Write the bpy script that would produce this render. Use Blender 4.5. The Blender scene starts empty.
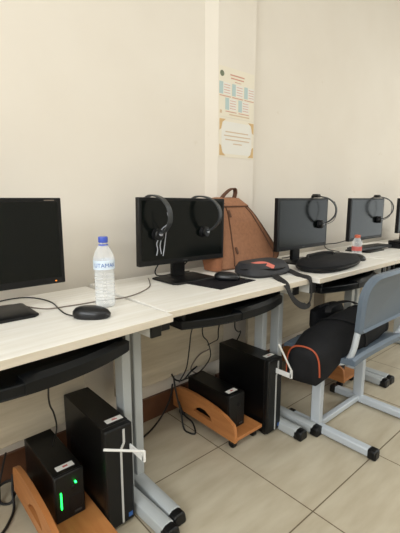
import bpy, bmesh, math, random
from mathutils import Vector, Matrix
random.seed(7)
PI = math.pi
col = bpy.context.scene.collection
V = Vector

# ------------------------------------------------------------------ materials
def lin(c):
    out = []
    for v in c:
        v = v / 255.0
        out.append(v / 12.92 if v <= 0.04045 else ((v + 0.055) / 1.055) ** 2.4)
    return tuple(out) + (1.0,)

def mat(name, rgb, rough=0.5, metal=0.0, spec=0.5, vary=0.0, vscale=(8, 8, 8), detail=4, bump=0.0, rgb2=None):
    m = bpy.data.materials.new(name); m.use_nodes = True
    nt = m.node_tree; b = nt.nodes['Principled BSDF']
    b.inputs['Base Color'].default_value = lin(rgb)
    b.inputs['Roughness'].default_value = rough
    b.inputs['Metallic'].default_value = metal
    b.inputs['Specular IOR Level'].default_value = spec
    if vary or rgb2 or bump:
        tc = nt.nodes.new('ShaderNodeTexCoord'); mp = nt.nodes.new('ShaderNodeMapping')
        mp.inputs['Scale'].default_value = vscale
        nz = nt.nodes.new('ShaderNodeTexNoise'); nz.inputs['Scale'].default_value = 1.0
        nz.inputs['Detail'].default_value = detail; nz.inputs['Roughness'].default_value = 0.6
        nt.links.new(tc.outputs['Object'], mp.inputs['Vector']); nt.links.new(mp.outputs['Vector'], nz.inputs['Vector'])
        if vary or rgb2:
            r = nt.nodes.new('ShaderNodeValToRGB')
            c2 = rgb2 if rgb2 else tuple(max(0, v * (1 - vary)) for v in rgb)
            r.color_ramp.elements[0].position = 0.33; r.color_ramp.elements[1].position = 0.67
            r.color_ramp.elements[0].color = lin(c2); r.color_ramp.elements[1].color = lin(rgb)
            nt.links.new(nz.outputs['Fac'], r.inputs['Fac']); nt.links.new(r.outputs['Color'], b.inputs['Base Color'])
        if bump:
            bp = nt.nodes.new('ShaderNodeBump'); bp.inputs['Strength'].default_value = bump; bp.inputs['Distance'].default_value = 0.004
            nt.links.new(nz.outputs['Fac'], bp.inputs['Height']); nt.links.new(bp.outputs['Normal'], b.inputs['Normal'])
    return m

def emis(name, rgb, strength):
    m = mat(name, rgb, 0.4)
    b = m.node_tree.nodes['Principled BSDF']
    b.inputs['Emission Color'].default_value = lin(rgb); b.inputs['Emission Strength'].default_value = strength
    return m

def wall_material():
    m = bpy.data.materials.new('cream_wall_paint'); m.use_nodes = True
    nt = m.node_tree; b = nt.nodes['Principled BSDF']; b.inputs['Roughness'].default_value = 0.75
    b.inputs['Specular IOR Level'].default_value = 0.25
    tc = nt.nodes.new('ShaderNodeTexCoord')
    n1 = nt.nodes.new('ShaderNodeTexNoise'); n1.inputs['Scale'].default_value = 2.2; n1.inputs['Detail'].default_value = 5
    r1 = nt.nodes.new('ShaderNodeValToRGB')
    r1.color_ramp.elements[0].position = 0.3; r1.color_ramp.elements[1].position = 0.7
    r1.color_ramp.elements[0].color = lin((224, 215, 202)); r1.color_ramp.elements[1].color = lin((229, 221, 209))
    n2 = nt.nodes.new('ShaderNodeTexNoise'); n2.inputs['Scale'].default_value = 11; n2.inputs['Detail'].default_value = 3
    r2 = nt.nodes.new('ShaderNodeValToRGB')
    r2.color_ramp.elements[0].position = 0.72; r2.color_ramp.elements[1].position = 0.80
    r2.color_ramp.elements[0].color = (0, 0, 0, 1); r2.color_ramp.elements[1].color = (1, 1, 1, 1)
    mx = nt.nodes.new('ShaderNodeMixRGB'); mx.inputs['Color2'].default_value = lin((208, 194, 170))
    sc = nt.nodes.new('ShaderNodeMath'); sc.operation = 'MULTIPLY'; sc.inputs[1].default_value = 0.7
    for n in (n1, n2): nt.links.new(tc.outputs['Object'], n.inputs['Vector'])
    nt.links.new(n1.outputs['Fac'], r1.inputs['Fac']); nt.links.new(n2.outputs['Fac'], r2.inputs['Fac'])
    nt.links.new(r2.outputs['Color'], sc.inputs[0]); nt.links.new(sc.outputs[0], mx.inputs['Fac'])
    nt.links.new(r1.outputs['Color'], mx.inputs['Color1']); nt.links.new(mx.outputs['Color'], b.inputs['Base Color'])
    return m

def floor_material():
    # glazed beige tiles half a metre square, thin darker grout, soft diagonal marbling
    m = bpy.data.materials.new('beige_floor_tile'); m.use_nodes = True
    nt = m.node_tree; b = nt.nodes['Principled BSDF']
    b.inputs['Roughness'].default_value = 0.28; b.inputs['Specular IOR Level'].default_value = 0.35
    tc = nt.nodes.new('ShaderNodeTexCoord'); sx = nt.nodes.new('ShaderNodeSeparateXYZ')
    nt.links.new(tc.outputs['Object'], sx.inputs['Vector'])
    masks = []
    for ax, off in (('X', 1.14), ('Y', 0.67)):
        a = nt.nodes.new('ShaderNodeMath'); a.operation = 'SUBTRACT'; a.inputs[1].default_value = off - 10.25
        p = nt.nodes.new('ShaderNodeMath'); p.operation = 'PINGPONG'; p.inputs[1].default_value = 0.25
        nt.links.new(sx.outputs[ax], a.inputs[0])
        nt.links.new(a.outputs[0], p.inputs[0])
        g = nt.nodes.new('ShaderNodeMath'); g.operation = 'GREATER_THAN'; g.inputs[1].default_value = 0.2475
        nt.links.new(p.outputs[0], g.inputs[0]); masks.append(g)
    mxm = nt.nodes.new('ShaderNodeMath'); mxm.operation = 'MAXIMUM'
    nt.links.new(masks[0].outputs[0], mxm.inputs[0]); nt.links.new(masks[1].outputs[0], mxm.inputs[1])
    mp = nt.nodes.new('ShaderNodeMapping'); mp.inputs['Rotation'].default_value = (0, 0, 0.35); mp.inputs['Scale'].default_value = (4, 16, 1)
    nz = nt.nodes.new('ShaderNodeTexNoise'); nz.inputs['Scale'].default_value = 1.0; nz.inputs['Detail'].default_value = 6
    nt.links.new(tc.outputs['Object'], mp.inputs['Vector']); nt.links.new(mp.outputs['Vector'], nz.inputs['Vector'])
    r = nt.nodes.new('ShaderNodeValToRGB'); r.color_ramp.elements[0].position = 0.3; r.color_ramp.elements[1].position = 0.65
    r.color_ramp.elements[0].color = lin((175, 163, 141)); r.color_ramp.elements[1].color = lin((191, 181, 160))
    nt.links.new(nz.outputs['Fac'], r.inputs['Fac'])
    mx = nt.nodes.new('ShaderNodeMixRGB'); mx.inputs['Color2'].default_value = lin((104, 90, 70))
    nt.links.new(mxm.outputs[0], mx.inputs['Fac']); nt.links.new(r.outputs['Color'], mx.inputs['Color1'])
    nt.links.new(mx.outputs['Color'], b.inputs['Base Color'])
    return m

def clear_plastic(name, tint, alpha_mix):
    m = bpy.data.materials.new(name); m.use_nodes = True
    nt = m.node_tree; b = nt.nodes['Principled BSDF']; out = nt.nodes['Material Output']
    b.inputs['Base Color'].default_value = lin(tint); b.inputs['Roughness'].default_value = 0.12
    t = nt.nodes.new('ShaderNodeBsdfTransparent'); mx = nt.nodes.new('ShaderNodeMixShader')
    lw = nt.nodes.new('ShaderNodeLayerWeight'); lw.inputs['Blend'].default_value = 0.35
    ad = nt.nodes.new('ShaderNodeMath'); ad.operation = 'MULTIPLY_ADD'; ad.inputs[1].default_value = 0.45; ad.inputs[2].default_value = alpha_mix
    nt.links.new(lw.outputs['Facing'], ad.inputs[0]); nt.links.new(ad.outputs[0], mx.inputs['Fac'])
    nt.links.new(t.outputs[0], mx.inputs[1]); nt.links.new(b.outputs[0], mx.inputs[2]); nt.links.new(mx.outputs[0], out.inputs['Surface'])
    return m

M = dict(
    wall=wall_material(), floor=floor_material(),
    ceiling=mat('ceiling_paint', (236, 233, 226), 0.8),
    plain=mat('off_white_wall_paint', (214, 209, 200), 0.8),
    base=mat('brown_baseboard_tile', (104, 66, 44), 0.45, vary=0.15),
    top=mat('pale_wood_laminate', (238, 235, 229), 0.42, vscale=(3, 45, 45), rgb2=(226, 221, 211), detail=5),
    edge=mat('beige_edge_banding', (214, 204, 188), 0.5, vscale=(4, 60, 60), rgb2=(200, 188, 168)),
    panel=mat('beige_wood_panel', (200, 188, 166), 0.5, vscale=(2.5, 30, 26), rgb2=(176, 163, 142), detail=5),
    steel=mat('grey_painted_steel', (176, 180, 181), 0.42, 0.0, 0.5),
    white_steel=mat('white_painted_steel', (215, 214, 208), 0.45),
    black=mat('black_plastic', (16, 16, 17), 0.4, spec=0.3),
    tray=mat('black_tray_plastic', (9, 11, 13), 0.38, spec=0.25),
    bezel=mat('black_bezel_plastic', (13, 13, 14), 0.4, spec=0.3),
    case=mat('black_case_metal', (11, 11, 11), 0.3, spec=0.3),
    case_front=mat('black_case_front', (17, 17, 17), 0.42, spec=0.3),
    screen=mat('matte_black_screen', (7, 11, 10), 0.16, spec=0.28),
    silver=mat('silver_strip', (200, 200, 198), 0.35, 0.3),
    sticker=mat('white_sticker_paper', (225, 222, 216), 0.6),
    red_print=mat('red_print', (190, 95, 90), 0.6),
    blue_badge=mat('blue_badge', (40, 85, 150), 0.4),
    white=mat('white_plastic', (236, 235, 232), 0.4),
    wood=mat('orange_brown_wood', (186, 124, 72), 0.45, vscale=(30, 4, 30), rgb2=(168, 106, 58)),
    brown=mat('brown_canvas', (158, 110, 80), 0.85, vary=0.10, vscale=(60, 60, 60), bump=0.3),
    brown_side=mat('brown_canvas_side', (150, 97, 66), 0.85, vary=0.10, vscale=(60, 60, 60), bump=0.3),
    brown_dark=mat('dark_brown_trim', (92, 60, 42), 0.8),
    fabric=mat('black_nylon', (24, 24, 27), 0.75, spec=0.25, vary=0.3, vscale=(12, 12, 12), bump=0.5),
    fabric_grey=mat('charcoal_nylon', (46, 46, 50), 0.65, vary=0.2, vscale=(14, 14, 14), bump=0.5),
    strap=mat('charcoal_webbing', (44, 43, 43), 0.8, spec=0.25),
    orange=mat('orange_piping', (172, 78, 46), 0.6),
    pink=mat('faded_red_print', (205, 112, 98), 0.6),
    chair=mat('blue_grey_plastic', (92, 104, 117), 0.42),
    chair_steel=mat('light_grey_steel', (186, 192, 198), 0.38),
    cable=mat('black_cable', (22, 21, 20), 0.5),
    cable_grey=mat('grey_cable', (112, 100, 90), 0.55),
    mouse=mat('black_mouse_plastic', (16, 17, 20), 0.3, spec=0.4),
    pad=mat('black_mouse_mat', (20, 17, 22), 0.85, spec=0.2),
    grey=mat('dark_grey_plastic', (52, 54, 56), 0.4),
    clear_cable=mat('pale_wrapped_cable', (160, 162, 168), 0.25),
    blue_cap=mat('blue_cap_plastic', (66, 88, 185), 0.4),
    red_cap=mat('orange_red_cap', (196, 98, 72), 0.45),
    bottle=clear_plastic('clear_bottle_plastic', (250, 251, 252), 0.26),
    water=clear_plastic('water', (232, 236, 236), 0.12),
    label=mat('white_bottle_label', (214, 226, 238), 0.4),
    label_blue=mat('blue_label_print', (28, 92, 172), 0.5),
    paper=mat('poster_paper', (228, 219, 200), 0.7),
    paper_grey=mat('poster_pale_panel', (226, 222, 213), 0.7),
    poster_blue=mat('poster_faded_blue', (178, 196, 194), 0.7),
    poster_red=mat('poster_red_ink', (203, 150, 130), 0.7),
    poster_brown=mat('poster_faint_ink', (206, 180, 150), 0.7),
    poster_gold=mat('poster_gold', (206, 172, 122), 0.7),
    poster_green=mat('poster_emblem_green', (112, 118, 96), 0.7),
    led_green=emis('green_led', (25, 235, 75), 6.0),
    led_bright=emis('bright_green_led', (25, 235, 75), 12.0),
    led_orange=emis('orange_led', (255, 150, 50), 0.8),
    glass_frame=mat('white_window_frame', (230, 230, 225), 0.5),
)

# ------------------------------------------------------------------ mesh helpers
def new(): return bmesh.new()

def box(bm, x0, x1, y0, y1, z0, z1):
    vs = [bm.verts.new(p) for p in ((x0,y0,z0),(x1,y0,z0),(x1,y1,z0),(x0,y1,z0),(x0,y0,z1),(x1,y0,z1),(x1,y1,z1),(x0,y1,z1))]
    for f in ((0,3,2,1),(4,5,6,7),(0,1,5,4),(1,2,6,5),(2,3,7,6),(3,0,4,7)):
        bm.faces.new([vs[i] for i in f])
    return bm

def loft(bm, rings, cap=True):
    rs = [[bm.verts.new(p) for p in r] for r in rings]
    n = len(rs[0])
    for a, b in zip(rs, rs[1:]):
        for i in range(n):
            bm.faces.new((a[i], a[(i+1) % n], b[(i+1) % n], b[i]))
    if cap:
        bm.faces.new(list(reversed(rs[0]))); bm.faces.new(rs[-1])
    return bm

def smooth_path(pts, n=6):
    pts = [V(p) for p in pts]
    if len(pts) < 3: return pts
    P = [pts[0] * 2 - pts[1]] + pts + [pts[-1] * 2 - pts[-2]]
    out = []
    for i in range(1, len(P) - 2):
        p0, p1, p2, p3 = P[i-1], P[i], P[i+1], P[i+2]
        for k in range(n):
            t = k / n
            out.append(0.5 * ((2*p1) + (p2-p0)*t + (2*p0-5*p1+4*p2-p3)*t*t + (3*p1-p0-3*p2+p3)*t**3))
    out.append(pts[-1]); return out

def frames(path):
    out = []; nrm = None
    for i, p in enumerate(path):
        a = path[max(0, i-1)]; b = path[min(len(path)-1, i+1)]
        t = (b - a).normalized()
        if nrm is None:
            r = V((0,0,1)) if abs(t.z) < 0.9 else V((0,1,0))
            nrm = (r - t * r.dot(t)).normalized()
        else:
            nrm = (nrm - t * nrm.dot(t))
            nrm = nrm.normalized() if nrm.length > 1e-6 else V((1,0,0))
        out.append((p, t, nrm, t.cross(nrm)))
    return out

def tube(bm, pts, r, seg=8, n=6, curve=True):
    path = smooth_path(pts, n) if curve else [V(p) for p in pts]
    rings = [[p + (u*math.cos(2*PI*k/seg) + w*math.sin(2*PI*k/seg)) * r for k in range(seg)] for p, t, u, w in frames(path)]
    return loft(bm, rings)

def ribbon(bm, pts, wdir, width, thick, n=6):
    # a flat strap: width along wdir, thin across
    path = smooth_path(pts, n); w = V(wdir).normalized(); rings = []
    for p, t, u, v in frames(path):
        ww = (w - t * w.dot(t)).normalized(); nn = t.cross(ww).normalized()
        rings.append([p + ww*width/2 + nn*thick/2, p - ww*width/2 + nn*thick/2, p - ww*width/2 - nn*thick/2, p + ww*width/2 - nn*thick/2])
    return loft(bm, rings)

def lathe(bm, prof, c, seg=24, cap=True):
    rings = [[(c[0] + r*math.cos(2*PI*k/seg), c[1] + r*math.sin(2*PI*k/seg), c[2] + z) for k in range(seg)] for r, z in prof]
    return loft(bm, rings, cap)

def disc(bm, c, axis, r, h, seg=18):
    a = V(axis).normalized(); t = V((0,0,1)) if abs(a.z) < 0.9 else V((1,0,0))
    u = a.cross(t).normalized(); w = a.cross(u); c = V(c)
    def ring(s, rr): return [c + a*s + (u*math.cos(2*PI*k/seg) + w*math.sin(2*PI*k/seg))*rr for k in range(seg)]
    return loft(bm, [ring(-h/2, r*0.82), ring(-h*0.3, r), ring(h*0.3, r), ring(h/2, r*0.82)])

def prism(bm, pts, axis, a0, a1):
    # closed 2D outline swept along one axis: 'x' -> pts are (y,z); 'y' -> (x,z); 'z' -> (x,y)
    f = {'x': lambda p, s: (s, p[0], p[1]), 'y': lambda p, s: (p[0], s, p[1]), 'z': lambda p, s: (p[0], p[1], s)}[axis]
    return loft(bm, [[f(p, a0) for p in pts], [f(p, a1) for p in pts]])

def sring(cx, cy, rx, ry, z, n=28, e=3.0):
    out = []
    for k in range(n):
        a = 2*PI*k/n; c, s = math.cos(a), math.sin(a)
        out.append((cx + rx*math.copysign(abs(c)**(2/e), c), cy + ry*math.copysign(abs(s)**(2/e), s), z))
    return out

def root_of(o):
    while o.parent: o = o.parent
    return o

def obj(name, bm, material, parent=None, bevel=0.0, smooth=True, label=None, segs=2):
    bmesh.ops.recalc_face_normals(bm, faces=bm.faces)
    me = bpy.data.meshes.new(name); bm.to_mesh(me); bm.free()
    me.materials.append(material)
    o = bpy.data.objects.new(name, me); col.objects.link(o)
    if parent: o.parent = parent
    if smooth:
        for p in me.polygons: p.use_smooth = True
        try: me.set_sharp_from_angle(angle=math.radians(38))
        except Exception: pass
    if bevel:
        md = o.modifiers.new('soft_edges', 'BEVEL'); md.width = bevel; md.segments = segs; md.limit_method = 'ANGLE'
        md.angle_limit = math.radians(38); md.harden_normals = False
    if label: o['label'] = label
    return o

def tag(o, label, cat, group=None):
    o['label'] = label; o['category'] = cat
    if group: o['group'] = group
    return o

def thing(name, label, cat, loc=(0,0,0), rz=0.0, group=None):
    o = bpy.data.objects.new(name, None); col.objects.link(o)
    o.empty_display_size = 0.05
    o.location = loc; o.rotation_euler = (0, 0, rz)
    return tag(o, label, cat, group)

def struct(name, bm, m):
    o = obj(name, bm, m, smooth=False); o['kind'] = 'structure'; return o

def single(name, bm, m, label, cat, base, group=None, bevel=0.0, rz=0.0):
    # a thing that is one mesh, its origin at its base; the mesh is given in local coordinates
    o = obj(name, bm, m, None, bevel); o.location = base; o.rotation_euler = (0,0,rz)
    return tag(o, label, cat, group)

def copy_tree(o, parent=None):
    c = o.copy(); col.objects.link(c); c.parent = parent
    for ch in [x for x in bpy.data.objects if x.parent == o]:
        copy_tree(ch, c)
    return c

def place(o, loc, rz=0.0, label=None):
    o.location = loc; o.rotation_euler = (0, 0, rz)
    if label: o['label'] = label
    return o

# ------------------------------------------------------------------ the room
WY = 1.58        # long wall with the desks
CY = 1.545       # front of the shallow pillar
XL, XR, YB, H = -2.6, 6.5, -3.4, 3.1
FZ = -0.022      # floor level
struct('floor', box(new(), XL, XR, YB, WY + 0.15, FZ - 0.12, FZ), M['floor'])
struct('ceiling', box(new(), XL, XR, YB, WY + 0.15, H, H + 0.1), M['ceiling'])
struct('wall_back', box(new(), XL, XR, WY, WY + 0.15, FZ, H), M['wall'])
prism_pts = [(1.405, WY + 0.01), (1.482, CY), (1.768, CY), (1.783, WY + 0.01)]
struct('wall_pillar', prism(new(), prism_pts, 'z', FZ, H), M['wall'])
bm = new()                                                   # brown tile skirting, following wall and pillar
box(bm, XL, 1.405, WY - 0.014, WY, FZ, 0.100); box(bm, 1.783, XR, WY - 0.014, WY, FZ, 0.100)
box(bm, 1.475, 1.775, CY - 0.014, CY, FZ, 0.100)
struct('baseboard_back', bm, M['base'])

def wall_with_opening_x(x0, x1, oy0, oy1, oz0, oz1):
    bm = new()
    box(bm, x0, x1, YB, oy0, FZ, H); box(bm, x0, x1, oy1, WY, FZ, H)
    box(bm, x0, x1, oy0, oy1, FZ, oz0); box(bm, x0, x1, oy0, oy1, oz1, H); return bm
struct('wall_left', wall_with_opening_x(XL - 0.15, XL, -2.6, 0.9, 1.5, 2.9), M['plain'])
struct('wall_right', wall_with_opening_x(XR, XR + 0.15, -2.6, 0.2, 0.2, 2.5), M['plain'])
struct('wall_front', box(new(), XL, XR, YB - 0.15, YB, FZ, H), M['plain'])
def window(name, axis, a0, a1, z0, z1, p):
    bm = new(); t = 0.05
    spans = [(a0, a1, z0, z0 + t), (a0, a1, z1 - t, z1)]
    k = 4
    for i in range(k + 1):
        c = a0 + (a1 - a0 - t) * i / k
        spans.append((c, c + t, z0, z1))
    for s0, s1, q0, q1 in spans:
        if axis == 'x': box(bm, p - 0.04, p + 0.04, s0, s1, q0, q1)
        else: box(bm, s0, s1, p - 0.04, p + 0.04, q0, q1)
    return struct(name, bm, M['glass_frame'])
ADDED_CEILING_LIGHTS = [(-0.6, -0.6), (1.7, -0.6), (4.4, -0.3), (0.6, -2.3), (3.4, -2.3)]  # unseen overhead lamps, added so the space under the desks falls darker
for x, y in ADDED_CEILING_LIGHTS:
    bm = new(); box(bm, x - 0.62, x + 0.62, y - 0.15, y + 0.15, H - 0.055, H)
    o = obj('added_ceiling_fixture', bm, M['glass_frame'], None, 0.004, False); o['kind'] = 'structure'  # housing for an added lamp, out of view
window('window_1', 'x', -2.6, 0.9, 1.5, 2.9, XL - 0.07)
window('added_window', 'x', -2.6, 0.2, 0.2, 2.5, XR + 0.07)  # unseen window, added and sized for the far screens to mirror

# ------------------------------------------------------------------ desks
DW, DD = 0.80, 0.56
def make_desk():
    t = thing('computer_desk', 'x', 'desk', group='computer desks along the wall')
    top = obj('tabletop', box(new(), 0, DW, 0, DD, 0.7265, 0.75), M['top'], t, 0.0015)
    obj('edge_band', box(new(), 0.0005, DW - 0.0005, -0.0012, 0.0002, 0.727, 0.7488), M['edge'], top, 0, False)
    obj('modesty_panel', box(new(), 0.065, DW - 0.065, DD - 0.075, DD - 0.057, 0.232, 0.7262), M['panel'], t, 0.001)
    for s in (0, 1):
        c = 0.019 if s == 0 else DW - 0.033
        leg = obj('leg', box(new(), c - 0.018, c + 0.018, 0.222, 0.275, 0.045 + FZ, 0.69), M['steel'], t, 0.004)
        c0 = c; c = c0 - 0.008
        prof = [(c-0.026, 0.006), (c+0.026, 0.006), (c+0.028, 0.018), (c+0.024, 0.044), (c+0.012, 0.052), (c-0.012, 0.052), (c-0.024, 0.044), (c-0.028, 0.018)]
        prof = [(x, z + FZ) for x, z in prof]
        obj('foot_bar', prism(new(), prof, 'y', -0.008, 0.47), M['steel'], leg, 0.002)
        prc = [(c + (x-c)*1.04, FZ + (z - FZ)*1.04 - 0.006) for x, z in prof]
        bm = new(); prism(bm, prc, 'y', -0.040, 0.004)
        obj('end_cap', bm, M['black'], leg, 0.006)
        bm = new(); prism(bm, prc, 'y', 0.462, 0.50); obj('end_cap', bm, M['black'], leg, 0.006)
        c = c0
        obj('support_arm', box(new(), c - 0.02, c + 0.02, 0.052, 0.50, 0.672, 0.7262), M['white_steel'], leg, 0.002)
        obj('arm_cap', box(new(), c - 0.0205, c + 0.0205, 0.043, 0.053, 0.6715, 0.7262), M['black'], leg, 0.002)
    return t

def tray_outline(x0, x1, inset=0.0, y_end=0.045, y_mid=-0.02, back=0.33):
    pts = []
    x0 += inset; x1 -= inset
    n = 14
    for i in range(n + 1):
        u = i / n; x = x0 + (x1 - x0) * u
        pts.append((x, y_mid + (y_end - y_mid) * (2*u - 1)**2 + inset))
    pts += [(x1, back - inset), (x0, back - inset)]
    return pts

def add_tray(desk, dy=0.0):
    x0, x1 = 0.09, 0.665
    o = [(x, y + dy) for x, y in tray_outline(x0, x1)]
    inn = [(x, y + dy) for x, y in tray_outline(x0, x1, 0.018)]
    bm = new(); prism(bm, o, 'z', 0.655, 0.662)
    # raised rim: outer wall and inner wall
    n = len(o)
    lo = [bm.verts.new((x, y, 0.662)) for x, y in o]; hi = [bm.verts.new((x, y, 0.686)) for x, y in o]
    ih = [bm.verts.new((x, y, 0.686)) for x, y in inn]; il = [bm.verts.new((x, y, 0.6622)) for x, y in inn]
    for a, b in ((lo, hi), (hi, ih), (ih, il)):
        for i in range(n): bm.faces.new((a[i], a[(i+1) % n], b[(i+1) % n], b[i]))
    tr = obj('keyboard_tray', bm, M['tray'], desk, 0.003)
    bm = new()                                                # moulded palm rest along the right of the front lip
    rings = []
    for i in range(15):
        u = i / 14; x = x0 + (x1 - x0) * (0.42 + 0.56 * u); w = 2 * (x - x0) / (x1 - x0) - 1
        yf = -0.02 + 0.065 * w * w + dy; k = min(1, min(u, 1 - u) * 7 + 0.3)
        rings.append([(x, yf - 0.002, 0.657), (x, yf - 0.003, 0.684 + 0.004*k), (x, yf + 0.012, 0.690 + 0.010*k), (x, yf + 0.045, 0.689 + 0.008*k), (x, yf + 0.062, 0.664), (x, yf + 0.03, 0.657)])
    loft(bm, rings); obj('palm_rest', bm, M['tray'], tr)
    for x in (x0 + 0.01, x1 - 0.022):
        obj('slide_rail', box(new(), x, x + 0.012, 0.05 + dy, 0.33, 0.686, 0.7262), M['black'], tr, 0.001)

desk = make_desk(); add_tray(desk)
DESKS = [((-0.081, 0.904, 0), math.radians(3.0), 'pale wood desk at the left edge, carrying the water bottle'),
         ((0.722, 0.978, 0), 0.0, 'pale wood desk carrying the brown backpack and the black mouse mat'),
         ((1.558, 0.946, 0), 0.0, 'pale wood desk in front of the blue-grey chair, under the flat black bag'),
         ((2.373, 0.946, 0), 0.0, 'far pale wood desk under the greenish reflecting monitor'),
         ((3.188, 0.946, 0), 0.0, 'furthest pale wood desk, at the right edge of the photo')]
ds = [desk] + [copy_tree(desk) for _ in DESKS[1:]]
for d, (loc, rz, lab) in zip(ds, DESKS): place(d, loc, rz, lab)

# ------------------------------------------------------------------ monitors
def make_monitor():
    t = thing('computer_monitor', 'x', 'monitor', group='monitors on the desks')
    w, z0, z1 = 0.241, 0.078, 0.362
    bm = new(); box(bm, -w, w, 0.0, 0.026, z0, z1)
    h = obj('housing', bm, M['bezel'], t, 0.003)
    bm = new(); loft(bm, [[(-0.20, 0.024, z0+0.03), (0.20, 0.024, z0+0.03), (0.20, 0.024, z1-0.03), (-0.20, 0.024, z1-0.03)], [(-0.13, 0.05, z0+0.06), (0.13, 0.05, z0+0.06), (0.13, 0.05, z1-0.07), (-0.13, 0.05, z1-0.07)]])
    obj('rear_cover', bm, M['bezel'], h, 0.004)
    obj('screen', box(new(), -w + 0.013, w - 0.013, -0.0008, 0.002, z0 + 0.022, z1 - 0.013), M['screen'], t, 0, False)
    obj('bezel_mark', box(new(), -0.012, 0.014, -0.0006, 0.001, z0 + 0.009, z0 + 0.0135), M['grey'], h, 0, False)
    bm = new(); box(bm, -0.036, 0.036, 0.045, 0.066, 0.008, 0.2)
    nk = obj('stand_neck', bm, M['bezel'], t, 0.004)
    bm = new(); pts = [(-0.105, -0.085), (0.105, -0.085), (0.122, -0.07), (0.122, 0.085), (-0.122, 0.085), (-0.122, -0.07)]
    loft(bm, [[(x, y, 0.0) for x, y in pts], [(x, y, 0.007) for x, y in pts], [(x*0.9, y*0.88, 0.012) for x, y in pts]])
    obj('stand_base', bm, M['bezel'], t, 0.002)
    return t
mon = make_monitor()
MONS = [((0.276, 1.285, 0.75), 0.0, 'black monitor cut by the left edge of the photo'),
        ((1.092, 1.345, 0.75), 0.0, 'black monitor with two headsets hung over it, left of the brown backpack'),
        ((1.905, 1.275, 0.75), 0.0, 'dark grey monitor just right of the brown backpack'),
        ((2.665, 1.275, 0.75), 0.0, 'greenish reflecting monitor behind the small red-capped bottle'),
        ((3.56, 1.33, 0.75), 0.0, 'monitor cut by the right edge of the photo')]
ms = [mon] + [copy_tree(mon) for _ in MONS[1:]]
for m_, (loc, rz, lab) in zip(ms, MONS): place(m_, loc, rz, lab)
ms[1].rotation_euler = (0, math.radians(0.8), 0)
hs = [c for c in ms[0].children if c.name.startswith('housing')][0]
obj('power_light', box(new(), 0.206, 0.211, -0.001, 0.001, 0.086, 0.0895), M['led_orange'], hs, 0, False, 'orange power light')
obj('maker_mark', box(new(), 0.185, 0.218, -0.0006, 0.001, 0.3525, 0.3555), M['cable_grey'], hs, 0, False)

# ------------------------------------------------------------------ headsets draped over the monitors
def make_headset():
    t = thing('headset', 'x', 'headset', group='headsets hung over the monitors')
    path = [(0.012, -0.012, -0.150), (0.012, -0.060, -0.135), (0.008, -0.098, -0.095), (0.004, -0.098, -0.045), (0, -0.062, -0.006), (0, 0.0, 0.0085), (0, 0.045, -0.002), (0, 0.082, -0.045), (0, 0.085, -0.10)]
    obj('headband', ribbon(new(), path, (1, 0, 0), 0.022, 0.007), M['grey'], t, 0.002)
    for p, ax in (((0.012, -0.020, -0.152), (0, 1, 0)), ((0, 0.083, -0.118), (0, 1, 0))):
        e = obj('ear_cup', disc(new(), p, ax, 0.024, 0.022), M['black'], t)
        obj('ear_pad', disc(new(), (p[0], p[1] + (0.014 if p[1] < 0 else -0.014), p[2]), ax, 0.025, 0.010), M['fabric'], e)
        obj('hinge', disc(new(), (p[0], p[1] - 0.015, p[2] + 0.004), ax, 0.009, 0.008), M['clear_cable'], e)
    return t
hd = make_headset()
HS = [((0.925, 1.345, 1.114), 0.05, 'headset hung over the left half of the monitor, with pale cables dangling', ),
      ((1.185, 1.345, 1.111), 0.25, 'headset hung over the right half of the monitor beside the backpack'),
      ((2.04, 1.275, 1.1125), 0.25, 'headset hung over the dark grey monitor right of the backpack'),
      ((2.80, 1.275, 1.1125), 0.30, 'headset hung over the greenish far monitor')]
hds = [hd] + [copy_tree(hd) for _ in HS[1:]]
for h_, (loc, rz, lab) in zip(hds, HS): place(h_, loc, rz, lab)
bm = new()
tube(bm, [(0.030, -0.055, -0.060), (0.034, -0.060, -0.10), (0.020, -0.03, -0.13), (0.028, -0.018, -0.165), (0.022, -0.014, -0.20), (0.030, -0.012, -0.235)], 0.0022, 6)
tube(bm, [(0.012, -0.022, -0.165), (0.006, -0.012, -0.19), (0.012, -0.010, -0.215), (0.006, -0.010, -0.24)], 0.0022, 6)
tube(bm, [(0.034, -0.060, -0.09), (0.05, -0.02, -0.15), (0.048, -0.012, -0.20), (0.04, -0.010, -0.245)], 0.0022, 6)
obj('cable', bm, M['clear_cable'], hds[0], label='pale plastic-wrapped cable')
for h_ in hds[2:]:
    bm = new(); tube(bm, [(0.012, -0.03, -0.16), (0.06, -0.075, -0.13), (0.085, -0.085, -0.07), (0.06, -0.075, -0.02)], 0.002, 6)
    obj('microphone_boom', bm, M['grey'], h_)
    bm = new(); loft(bm, [sring(-0.05, -0.0, 0.030, 0.020, 0.002), sring(-0.05, 0.0, 0.036, 0.024, 0.010), sring(-0.045, 0.0, 0.026, 0.018, 0.022)])
    obj('cable_controller', bm, M['black'], h_)

# ------------------------------------------------------------------ mice, mats
def make_mouse():
    t = thing('computer_mouse', 'x', 'mouse', group='computer mice on the desks')
    bm = new(); rings = []
    for z, s, dy in ((0.0, 0.86, 0), (0.004, 0.97, 0), (0.012, 1.0, 0), (0.022, 0.93, 0.003), (0.030, 0.76, 0.006), (0.035, 0.5, 0.009), (0.037, 0.18, 0.011)):
        rings.append(sring(0, dy, 0.032*s, 0.058*s, z, 28, 2.4))
    loft(bm, rings); obj('body', bm, M['mouse'], t)
    obj('scroll_wheel', disc(new(), (0, 0.032, 0.0285), (1, 0, 0), 0.007, 0.006), M['grey'], t)
    return t
mo = make_mouse()
MICE = [((0.512, 1.085, 0.75), math.radians(48), 'black mouse in front of the water bottle'),
        ((1.215, 1.20, 0.7525), math.radians(40), 'black mouse lying on the black mouse mat'),
        ((2.215, 1.105, 0.75), math.radians(-20), 'black mouse at the right end of the flat black bag')]
mos = [mo] + [copy_tree(mo) for _ in MICE[1:]]
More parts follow.
